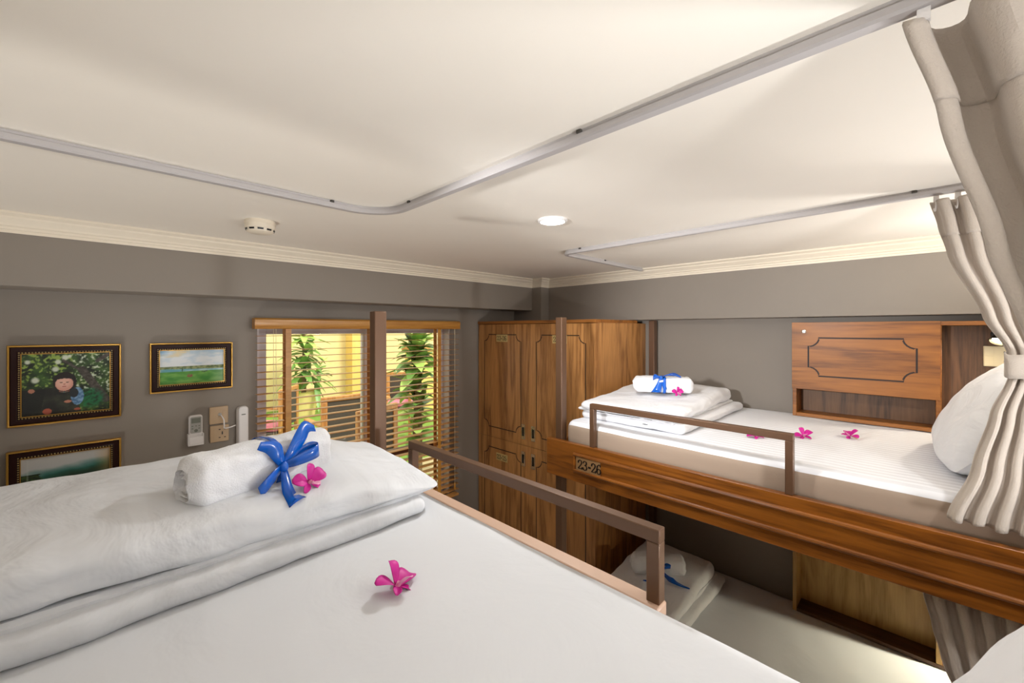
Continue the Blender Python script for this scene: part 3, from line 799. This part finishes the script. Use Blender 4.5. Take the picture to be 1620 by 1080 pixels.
# ------------------------------------------------------------------ mattresses
def mattress(label, x0, x1, y0, y1, z0, z1, mat, r=.035, seed=0):
    m = MB()
    def df(p):
        if p.z > (z0+z1)/2: p.z += .003*fbm(p.x+seed, p.y, 0, 3)
        return p
    # long axis y: build along x with swapped axes
    def sw(p): q = Vector((p.y, p.x, p.z)); return df(q)
    pad(m, y0, y1, x0, x1, z0, z1, r=r, nx=90, na=120, amp=.002, freq=6, deform=sw, seed=seed, er=r)
    for f in m.bm.faces:
        f.normal_update()
        if f.calc_center_median().z < z1 - .022 and abs(f.normal.z) < .75: f.material_index = 1
    o = m.build('mattress', [mat, M['border']], None); tag(o, label, 'mattress'); return o
mattress('white sheeted mattress on the near upper bunk, filling the foreground', -.405, .658, -.655, 1.295, -.590, -.450, M['sheet'], .04)
mattress('white striped mattress on the far upper bunk', 1.678, 2.735, -.655, 1.293, -.600, -.462, M['sheet_stripe'], .035, 3)
mattress('white sheeted mattress on the far lower bunk', 1.678, 2.735, -.655, 1.29, -1.703, -1.500, M['sheet'], .04, 5)

# ------------------------------------------------------------------ folded duvets
def duvet_near():
    m = MB()
    def top(p):
        k = max(0, min(1, (p.x-.36)/.26)); q = max(0, (p.z+.40)/.09)
        p.z -= .055*k*k*(3-2*k)*q
        p.z += .010*q*fbm(p.x+3, p.y, 1, 2.2)
        p.z -= .030*q*max(0, min(1, (1.05-p.y)/.2))
        p.y += .022*max(0, p.x-.2)
        p.z -= .018*q*max(0, -.1-p.x)
        return p
    def low(p): p.y += .03*max(0, p.x-.1); return p
    pad(m, -.40, .565, .842, 1.285, -.449, -.408, nx=110, na=110, amp=.006, freq=8, deform=low, seed=1)
    pad(m, -.40, .600, .868, 1.285, -.412, -.396, nx=110, na=110, amp=.005, freq=9, deform=low, seed=2)
    pad(m, -.40, .618, .862, 1.292, -.400, -.300, r=.034, nx=130, na=130, amp=.008, freq=7, deform=top, seed=4, er=.03)
    return m.build('folded_duvet', M['duvet'])
tag(duvet_near(), 'thick white folded duvet across the near bunk, largest of three', 'duvet')
def duvet_far(label, x0, x1, yf, yb, zb, mat, seed=0, hback=.128, hfront=.085):
    m = MB()
    def top(p):
        q = max(0, (p.z-zb-.05)/.075)
        k = max(0, min(1, (p.x-x0)/(x1-x0)))
        p.z += q*(hfront-.125 + (hback-hfront)*min(1, k*1.6)) + .006*q*fbm(p.x, p.y+seed, 1, 3)
        p.y += .03*(k-.5); return p
    def low(p): p.y -= .012; return p
    pad(m, x0+.02, x1, yf+.0, yb, zb+.001, zb+.045, nx=60, na=80, amp=.005, freq=9, deform=low, seed=seed+1)
    pad(m, x0+.01, x1-.04, yf+.03, yb, zb+.042, zb+.058, nx=60, na=80, amp=.004, freq=10, seed=seed+2)
    pad(m, x0, x1-.05, yf+.022, yb, zb+.052, zb+.125, nx=70, na=100, r=.03, amp=.008, freq=8, deform=top, seed=seed+4, er=.03)
    return tag(m.build('folded_duvet', mat), label, 'duvet')
duvet_far('white folded duvet at the foot of the far upper bunk', 1.76, 2.62, .745, 1.285, -.461, M['duvet_pale'], 11)
duvet_far('white folded duvet at the foot of the far lower bunk', 1.76, 2.62, .835, 1.28, -1.499, M['duvet_pale'], 23)

# ------------------------------------------------------------------ rolled towels with ribbon bows
def towel_roll(label, a, b, rr, hh, boxy, seed, group=None):
    """a, b: centre of the two ends"""
    a, b = Vector(a), Vector(b); ax = (b-a).normalized(); L = (b-a).length; side = Vector((-ax.y, ax.x, 0)).normalized()
    t = thing('towel', label, 'towel', ((a.x+b.x)/2, (a.y+b.y)/2, min(a.z, b.z)-hh))
    m = MB(); na, nl = 56, 50
    def fn(i, j):
        th = j*2*PI; c, s = math.cos(th), math.sin(th); e = 2/boxy
        py = rr*math.copysign(abs(c)**e, c); pz = hh*math.copysign(abs(s)**e, s)
        ed = min(i, 1-i)*L
        k = 1 - .35*max(0, 1-ed/.018)**2
        x = i*L
        d = .004*fbm(x+seed, py*2, pz*2, 16) + .0025*fbm(x+seed, py, pz, 40)
        if pz < -.5*hh: d *= .2
        p = a + ax*(x + .008*fbm(seed, py*8, pz*8, 2)) + side*py*(k + d/rr) + Vector((0, 0, pz*(k + d/hh)))
        return p
    g = m.grid(fn, nl, na, False, True)
    # rolled ends: rings drawn in towards the middle with a step
    for row, sg in ((g[0], -1), (g[-1], 1)):
        prev = row; cen = sum((v.co for v in row), Vector())/na
        for q, dep in ((.86, .004), (.80, -.004), (.62, .002), (.57, -.005), (.36, .001), (.30, -.006), (.08, -.003)):
            nr = [m.bm.verts.new(cen + (v.co-cen)*q + ax*sg*dep) for v in row]
            for k in range(na): m.face([prev[k], prev[(k+1) % na], nr[(k+1) % na], nr[k]])
            prev = nr
        m.face(prev)
    m.build('roll', M['towel'], t)
    # ribbon round the middle
    return t, a, ax, side, L
def bow(t, knot, rgt, up, out, s, pieces):
    """pieces: (name, [(right, up, out)...], [side vectors as (r,u,o)], widths) in ribbon units"""
    knot, rgt, up, out = Vector(knot), Vector(rgt), Vector(up), Vector(out)
    W = lambda q: rgt*q[0] + up*q[1] + out*q[2]
    for nm, pts, sides, wd in pieces:
        P = catmull([knot + W(p)*s for p in pts], 7)
        S = catmull([W(q) for q in sides], 7); wv = catmull([(q, 0, 0) for q in wd], 7)
        m = MB(); m.strip(P, [q for q in S], [q.x*s for q in wv], .016*s if nm == 'ribbon_tail' and wd[-1] > .028 else 0); m.build(nm, M['ribbon'], t, solid=.0008)
    m = MB(); m.lathe([(.003*s, -.011*s), (.008*s, -.006*s), (.009*s, 0), (.008*s, .006*s), (.003*s, .011*s)], (0, 0, 0), 12)
    for v in m.bm.verts: v.co = knot + W((v.co.x, v.co.z, v.co.y + .006*s))
    m.build('knot', M['ribbon'], t)
def band(t, a, ax, side, L, f, rr, hh, boxy, wd):
    m = MB()
    def fn(i, j):
        th = i*2*PI; c, s = math.cos(th), math.sin(th); e = 2/boxy
        return a + ax*(L*f + (j-.5)*wd) + side*(rr+.004)*math.copysign(abs(c)**e, c) + Vector((0, 0, 1))*(hh+.0035)*math.copysign(abs(s)**e, s)
    m.grid(fn, 48, 3, True, False); m.build('ribbon_band', M['ribbon'], t, solid=.0006)
UP = Vector((0, 0, 1))
nt_ = towel_roll('rolled white towel with big blue bow on the near duvet', (.108, .962, -.287), (.385, 1.046, -.285), .052, .050, 2.7, 3)
t, a, ax, side, L = nt_
band(t, a, ax, side, L, .52, .052, .050, 2.7, .012)
kn = a + ax*L*.52 - side*.060 + UP*.0
bow(t, kn, ax, UP, -side, 1.0, [
  ('ribbon_tail', [(0, 0, 0), (-.012, .022, .006), (-.022, .045, .002), (-.048, .055, .000)], [(1, .3, 0), (1, .25, .2), (.8, .6, .3), (.4, 1, .2)], [.010, .022, .030, .016]),
  ('ribbon_tail', [(0, 0, 0), (.018, .028, .008), (.042, .054, .000), (.064, .068, -.012), (.085, .060, -.012)], [(1, -.6, .1), (1, -.7, .2), (.8, -.8, .3), (.3, -1, .3), (.2, -1, .2)], [.012, .024, .028, .028, .016]),
  ('ribbon_loop', [(0, 0, 0), (.03, .008, .014), (.062, .016, .022), (.076, .020, .012), (.062, .024, .003), (.03, .016, .002), (0, 0, 0)], [(-.2, 1, .1)]*7, [.012, .024, .028, .028, .026, .020, .010]),
  ('ribbon_loop', [(0, 0, 0), (-.022, -.008, .012), (-.044, -.022, .018), (-.052, -.034, .010), (-.042, -.026, .008), (-.02, -.010, .004), (0, 0, 0)], [(-.5, 1, .3)]*7, [.012, .022, .026, .026, .024, .018, .010]),
  ('ribbon_tail', [(0, 0, .004), (-.004, -.018, .016), (-.012, -.036, .036), (-.018, -.046, .058), (-.022, -.050, .084)], [(1, .1, 0), (1, .1, .1), (1, .1, .1), (1, .1, -.2), (1, .1, -.2)], [.012, .017, .022, .028, .042]),
  ('ribbon_tail', [(.002, 0, 0), (.004, -.020, .006), (.002, -.040, .006)], [(1, 0, 0)]*3, [.010, .013, .013])])
ft_ = towel_roll('folded white towel with small bow on the far upper duvet', (2.05, 1.115, -.293), (2.205, .870, -.293), .055, .040, 6.0, 13)
t, a, ax, side, L = ft_
band(t, a, ax, side, L, .52, .055, .040, 6.0, .014)
sd = -side if side.x > 0 else side
kn = a + ax*L*.46 + sd*.050 + UP*.040
bow(t, kn, ax, UP, sd, 1.0, [
  ('ribbon_loop', [(0, 0, 0), (.03, .014, .006), (.07, .014, .002), (.10, .004, -.004), (.06, .022, -.01), (0, 0, 0)], [(0, .5, 1)]*6, [.012, .024, .024, .014, .022, .010]),
  ('ribbon_loop', [(0, 0, 0), (-.022, .004, .006), (-.040, -.004, .010), (-.030, .010, .0), (0, 0, 0)], [(0, 1, .6)]*5, [.012, .022, .024, .02, .010]),
  ('ribbon_tail', [(0, 0, 0), (-.008, -.030, .008), (-.020, -.060, .014), (-.028, -.076, .022)], [(1, .2, 0), (1, .2, 0), (1, .1, .2), (1, 0, .3)], [.016, .030, .042, .05]),
  ('ribbon_tail', [(0, 0, 0), (.010, -.026, .007), (.020, -.058, .009)], [(1, 0, 0)]*3, [.014, .018, .018])])
lt_ = towel_roll('rolled white towel with blue ribbon on the lower bunk duvet', (2.16, 1.19, -1.335), (2.34, .965, -1.335), .055, .052, 2.5, 29)
t, a, ax, side, L = lt_
band(t, a, ax, side, L, .5, .055, .052, 2.5, .030)
sd = -side if side.x > 0 else side
kn = a + ax*L*.5 + sd*.062
bow(t, kn, ax, UP, sd, 1.0, [
  ('ribbon_loop', [(0, 0, 0), (.03, .02, .01), (.055, .025, .01), (.03, .03, 0), (0, 0, 0)], [(0, 1, .4)]*5, [.012, .024, .026, .02, .01]),
  ('ribbon_tail', [(0, 0, 0), (.03, -.022, .022), (.075, -.036, .058), (.130, -.038, .095)], [(.3, 1, 0), (.4, .6, .5), (.6, 0, -1), (.6, 0, -1)], [.014, .028, .030, .010]),
  ('ribbon_tail', [(0, 0, 0), (-.02, -.024, .022), (-.055, -.038, .045), (-.10, -.038, .045)], [(0, 1, .3), (.3, .6, .5), (.5, 0, -1), (.5, 0, -1)], [.014, .024, .026, .012])])

# ------------------------------------------------------------------ orchid blossoms
def orchid_proto():
    t = thing('orchid_flower', 'x', 'flower', (0, 0, -EYE))
    def petal(mb, ang, L, wd, rise, curl):
        d = Vector((math.cos(ang), math.sin(ang), 0)); sdv = Vector((-d.y, d.x, 0))
        def fn(i, j):
            tt = i; w_ = wd*max(0, math.sin(PI*(.05+.92*tt)**1.25))**.6*.5
            q = (j-.5)*2
            return d*L*(.08+.92*tt) + sdv*w_*q + UP*(.006 + rise*L*math.sin(tt*1.7) - curl*L*tt*tt + .10*w_*2*q*q)
        mb.grid(fn, 9, 7)
    for k, (ang, L, wd, rs, cu) in enumerate(((.25, .036, .030, .5, .2), (2.75, .036, .030, .3, .25), (1.5, .030, .018, .9, .1), (-.75, .026, .014, .15, .25), (3.9, .026, .014, .2, .25))):
        m = MB(); petal(m, ang, L, wd, rs, cu); m.build('petal', M['petal'], t, local=True, solid=.0008)
    m = MB(); petal(m, -1.55, .020, .016, .9, -.2); m.build('lip', M['petal_pale'], t, local=True, solid=.0008)
    m = MB(); m.tube([(0, 0, .004), (0, -.002, .012), (.001, -.006, .017)], [.0035, .004, .002], 8); m.build('column', M['petal_pale'], t, local=True)
    m = MB(); m.tube(catmull([(0, 0, .008), (.006, .010, .006), (.016, .016, .003), (.026, .018, .0025)], 5), .0015, 7); m.build('stem', M['stemg'], t, local=True)
    return t
op = orchid_proto()
spots = [('magenta orchid blossom leaning against the near towel bow', (.306, .908, -.322), (.8, 0, .35), 1.0),
         ('magenta orchid lying alone on the near white sheet', (.359, .642, -.4485), (.15, .35, .3), 1.15),
         ('leftmost magenta orchid on the far mattress, seen under the guard rail', (1.976, .504, -.4615), (.1, -.1, -.6), 1.05),
         ('middle magenta orchid on the far mattress, right of the guard rail end', (2.122, .362, -.4615), (.3, -.2, -1.0), 1.05),
         ('rightmost magenta orchid on the far mattress, nearest the pillow', (2.268, .228, -.4615), (.1, .3, -2.4), 1.05),
         ('tiny magenta orchid tucked under the far towel bow', (2.09, .895, -.328), (.9, 0, -.6), .85)]
for i, (lb, p, ro, sc) in enumerate(spots):
    o = op if i == 0 else copy_tree(op)
    o.location = (p[0], p[1], p[2]+EYE); o.rotation_euler = ro; o.scale = (sc, sc, sc)
    o['label'] = lb; o['group'] = 'orchid blossoms on the beds'

# ------------------------------------------------------------------ pillows
def pillow(label, c, size, tilt, seed, yaw=0.0, zfloor=None):
    """length along x, height, thickness; leaning back by tilt"""
    Lx, H, T = size
    m = MB(); n = 44
    R = Euler((tilt, 0, yaw)).to_matrix()
    for sg in (1, -1):
        def fn(i, j, sg=sg):
            u, v = 2*i-1, 2*j-1
            k = (max(0, 1-abs(u)**2.6)**.55)*(max(0, 1-abs(v)**2.6)**.55)
            pinch = 1 - .07*(abs(u)**2)*(1-abs(v)**2)*0 - .05*abs(u*v)**1.5
            x, z = u*Lx/2*math.sqrt(1-.30*v*v), v*H/2*math.sqrt(1-.30*u*u)
            wr = .010*fbm(x+seed, z, sg, 7) + .006*math.sin(9*abs(u)*3+7*v)*abs(u)**3
            y = sg*(T/2*k + wr*min(1, k*3))
            q = R @ Vector((x, -y, z)) + Vector(c)
            if zfloor is not None and q.z < zfloor: q.z = zfloor
            return q
        m.grid(fn, n, n)
    bmesh.ops.remove_doubles(m.bm, verts=m.bm.verts[:], dist=.0006)
    o = m.build('pillow', M['pillow']); return tag(o, label, 'pillow')
pillow('plump white pillow leaning at the head of the far upper bunk', (2.15, -.175, -.285), (.74, .44, .20), .62, 2, 0, -.4605)
pillow('white pillow at the bottom right corner, on the near bunk', (.27, -.120, -.300), (.74, .46, .22), .55, 7, 0, -.4485)

# ------------------------------------------------------------------ bedside wall units
def unit(label, dz, flap, mats):
    face, back, edge = mats
    x0, x1 = 2.622, XR-.001
    y1, y0, yd = .498, -.66, -.055
    zt, zb = .036+dz, -.458+dz
    t = thing('bedside_shelf', label, 'shelf', (x1, -.1, zb))
    box('back_panel', back, (x1-.012, x1, y0, y1, zb, zt), t, 0)
    box('top_board', edge, (x0, x1-.012, y0, y1-.018, zt-.018, zt), t)
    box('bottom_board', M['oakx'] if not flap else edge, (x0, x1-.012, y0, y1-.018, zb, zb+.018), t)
    box('side_panel', edge, (x0, x1-.012, y1-.018, y1, zb, zt), t)
    box('divider', edge, (x0, x1-.012, yd, yd+.018, zb+.018, zt-.018), t)
    if flap:
        m = MB(); m.box(x0-.012, x0-.001, yd+.004, y1+.001, -.312+dz, zt+.001); m.mi = 1
        notch_panel(m, (x0-.0126, .430, -.243+dz), UY, UZ, .410, .203, .046, .007)
        fl = m.build('flap_door', [face, M['dark_line']], t, bevel=.0008)
        m = MB(); m.lathe([(.010, x0-.0125), (.010, x0-.016), (.007, x0-.018), (.006, x0-.0165), (.001, x0-.0165)], (0, .4455, -.010+dz), 20, 'x'); lkk = m.build('lock', M['chrome'], fl); lkk['label'] = 'round chrome lock'
    return t
unit('oak bedside wall shelf with drop flap over the far upper mattress', 0, True, (M['oakh'], M['oakd'], M['oakh']))
unit('open pale oak wall shelf inside the far lower bunk', -1.040, False, (M['oakl'], M['oakl'], M['oakl']))
sk = thing('bedside_socket', 'ivory socket plate in the shelf niche above far pillow', 'power socket', (2.737, -.235, -.158))
m = MB(); m.box(2.728, 2.7368, -.31, -.183, -.160, -.072); m.build('plate', M['ivory'], sk, bevel=.002)
m = MB(); holes(m, lambda a, b: (2.7275, a, b), -.255, -.116, 1.0); m.build('pin_holes', M['black'], sk)
m = MB(); m.box(2.7268, 2.728, -.213, -.186, -.114, -.076).box(2.7268, 2.728, -.213, -.186, -.156, -.118); m.build('switch_rocker', M['ivory'], sk, bevel=.0008)
def reading_lamp(label, base, head, d, e, col, spot=2.2, soft=.015):
    t = thing('reading_lamp', label, 'lamp', base)
    b, h, d = Vector(base), Vector(head), Vector(d).normalized()
    m = MB(); m.lathe([(.022, 0), (.022, .008), (.016, .012)], (0, 0, 0), 20)
    q = (h-b).normalized().to_track_quat('Z', 'Y').to_matrix()
    for v in m.bm.verts: v.co = q @ v.co + b
    m.build('base', M['black'], t)
    m = MB(); m.tube([b, (b+h)/2 + UP*.012, h - d*.02], .005, 8); m.build('arm', M['black'], t)
    m = MB(); m.lathe([(.010, -.03), (.016, -.028), (.026, .022), (.024, .022), (.013, -.02)], (0, 0, 0), 20)
    q2 = d.to_track_quat('Z', 'Y').to_matrix()
    for v in m.bm.verts: v.co = q2 @ v.co + h
    m.build('lamp_shade', M['black'], t)
    m = MB(); m.lathe([(.001, .013), (.018, .013), (.018, .016), (.001, .017)], (0, 0, 0), 16)
    for v in m.bm.verts: v.co = q2 @ v.co + h
    m.build('bulb', M['bulb'], t)
    p = h + d*.03
    lamp('reading_glow', 'SPOT', p, e, col, soft, aim(d), t, spot, .9)
    return t
reading_lamp('small black reading lamp lit behind far curtain in the niche', (2.736, -.225, -.02), (2.680, -.225, -.035), (-.55, .35, -.75), 5, (1, .88, .70))
reading_lamp('small black reading lamp inside the far lower bunk head', (2.736, -.30, -1.06), (2.680, -.30, -1.075), (-.5, .45, -.75), 20, (1, .92, .68))
reading_lamp('added unseen fill lamp turned up at the head of the near bunk', (.28, YB+.002, -.10), (.28, YB+.06, -.09), (-.22, .80, .45), 44, (.98, .99, 1), 1.9, .08)  # added behind the camera to brighten the ceiling and window wall
reading_lamp('added unseen fill lamp turned up on the wall at the far bunk head', (2.10, YB+.002, -.02), (2.10, YB+.06, -.01), (0, .55, .70), 36, (1, .98, .94), 2.3, .08)  # added out of view to lift the ceiling over the far bunk
reading_lamp('added unseen fill lamp turned up at the end of the aisle', (1.2, YB+.002, -.55), (1.2, YB+.06, -.54), (-.10, .80, .50), 36, (.98, .99, 1), 2.2, .08)  # added out of view as fill for the aisle ceiling
reading_lamp('added unseen fill spot on the wall beside the near bunk', (XL+.002, .75, .12), (XL+.06, .75, .11), (1, .02, -.04), 130, (.98, .99, 1), .78, .06)  # narrow spot added out of view to light the far wall
reading_lamp('added hidden fill uplight low on the wall past the near bunk foot', (XL+.002, 1.75, -1.25), (XL+.08, 1.75, -1.22), (.35, -.05, 1), 26, (1, .97, .92), 1.9, .08)  # added behind the near bunk to brighten the ceiling by the window

# ------------------------------------------------------------------ curtains
def interp(tab, z):
    tab = sorted(tab)
    if z <= tab[0][0]: return tab[0][1]
    for (a, va), (b, vb) in zip(tab[:-1], tab[1:]):
        if z <= b: f = (z-a)/(b-a); f = f*f*(3-2*f)*.5 + f*.5; return va+(vb-va)*f
    return tab[-1][1]
def bunk_curtain(label, xc, yL, yR, xo, amp, ztop, ztie, zbot, nf, seed, mirror=1, hooks=True, phase=0.0):
    t = thing('bunk_curtain', label, 'curtain', (xc, -.15, zbot))
    m = MB(); rows = 90; cols = nf*16+1
    def fn(i, j):
        z = zbot + i*(ztop-zbot)
        l, r = interp(yL, z), interp(yR, z); A = interp(amp, z); x = xc + mirror*interp(xo, z)
        ph = 2*PI*nf*j + phase + .7*fbm(j*3+seed, z*.9, 0, 1.0, 2)*(1 if z < ztie else .4)
        a2 = A*(.8 + .35*fbm(j*2+seed, z*1.5, 5, 1.5, 2))
        y = l + (r-l)*j + .25*A*math.sin(2*ph)*.6
        zz = z + (.006*fbm(j*9+seed, 0, 1, 1) if i == 0 else 0)
        return (x + mirror*a2*math.sin(ph), y, zz)
    m.grid(fn, rows, cols)
    m.build('cloth', M['curtain'], t, solid=.0026)
    hz0 = 1 - .105/(ztop-zbot)
    m = MB()
    def fh(i, j):
        q = Vector(fn(hz0 + i*(1-hz0), j)); return q
    m.grid(fh, 14, cols)
    if hooks: m.build('heading_tape', M['curtain'], t, solid=.0062)
    else: m.bm.free()
    if hooks:
        for k in range(nf+1):
            jj = (k+.25)/nf
            if jj > 1: continue
            x = xc + mirror*interp(xo, ztop) ; y = interp(yL, ztop) + (interp(yR, ztop)-interp(yL, ztop))*jj
            h = MB(); h.box(xc-.004, xc+.004, y-.006, y+.006, ztop-.002, .3875); h.tube(catmull([(xc, y, ztop-.001), (xc-.004*mirror, y, ztop-.012), (xc-.006*mirror, y+.002, ztop-.03), (xc, y+.004, ztop-.022)], 5), .0022, 7)
            h.build('glider_hook', M['white'], t, bevel=.001)
    # tie band
    l, r = interp(yL, ztie), interp(yR, ztie); x = xc + mirror*interp(xo, ztie); A = interp(amp, ztie)
    m = MB()
    def fb_(i, j):
        a = i*2*PI
        c, s = math.cos(a), math.sin(a)
        return (x + (A*1.25+.010)*math.copysign(abs(c)**.6, c), (l+r)/2 + ((l-r)/2+.006)*math.copysign(abs(s)**.6, s), ztie + (j-.5)*.062 + .004*math.sin(a*2))
    m.grid(fb_, 48, 5, True, False); m.build('tie_back', M['curtain'], t, solid=.003)
    return t
far_L = [(.385, -.012), (.30, -.030), (.217, -.048), (.036, -.114), (-.06, -.156), (-.125, -.158), (-.224, -.126), (-.366, -.092), (-.51, -.044)]
far_R = [(.385, -.27), (.036, -.27), (-.06, -.255), (-.125, -.255), (-.51, -.27)]
far_X = [(.385, 0), (.1, -.01), (-.09, -.02), (-.3, -.05), (-.43, -.078), (-.51, -.080)]
amp_ = [(.385, .024), (.1, .018), (-.09, .010), (-.25, .016), (-.51, .017)]
bunk_curtain('greige curtain tied back at the head of the far upper bunk', 1.71, far_L, far_R, far_X, amp_, .372, -.093, -.515, 6, 3, 1, True, 1.2)
sh = -1.155
bunk_curtain('greige curtain tied back inside the far lower bunk', 1.705, [(z+sh, y+.012) for z, y in far_L], [(z+sh, y) for z, y in far_R], [(z+sh, 0) for z, _ in far_X], [(z+sh, a) for z, a in amp_], .46+sh, -.093+sh, -1.46, 6, 8, 1, False, .4)
near_L = [(.385, .020), (.25, -.012), (.09, -.050), (-.016, -.079), (-.09, -.12), (-.30, -.15), (-.52, -.15)]
near_R = [(.385, -.27), (.09, -.27), (-.09, -.26), (-.52, -.30)]
bunk_curtain('greige curtain gathered at top right, on the near bunk rail', .705, near_L, near_R, [(.385, .012), (-.5, .03)], [(.385, .040), (.1, .034), (-.09, .014), (-.5, .018)], .374, -.13, -.52, 4, 15, 1, True, -1.63)
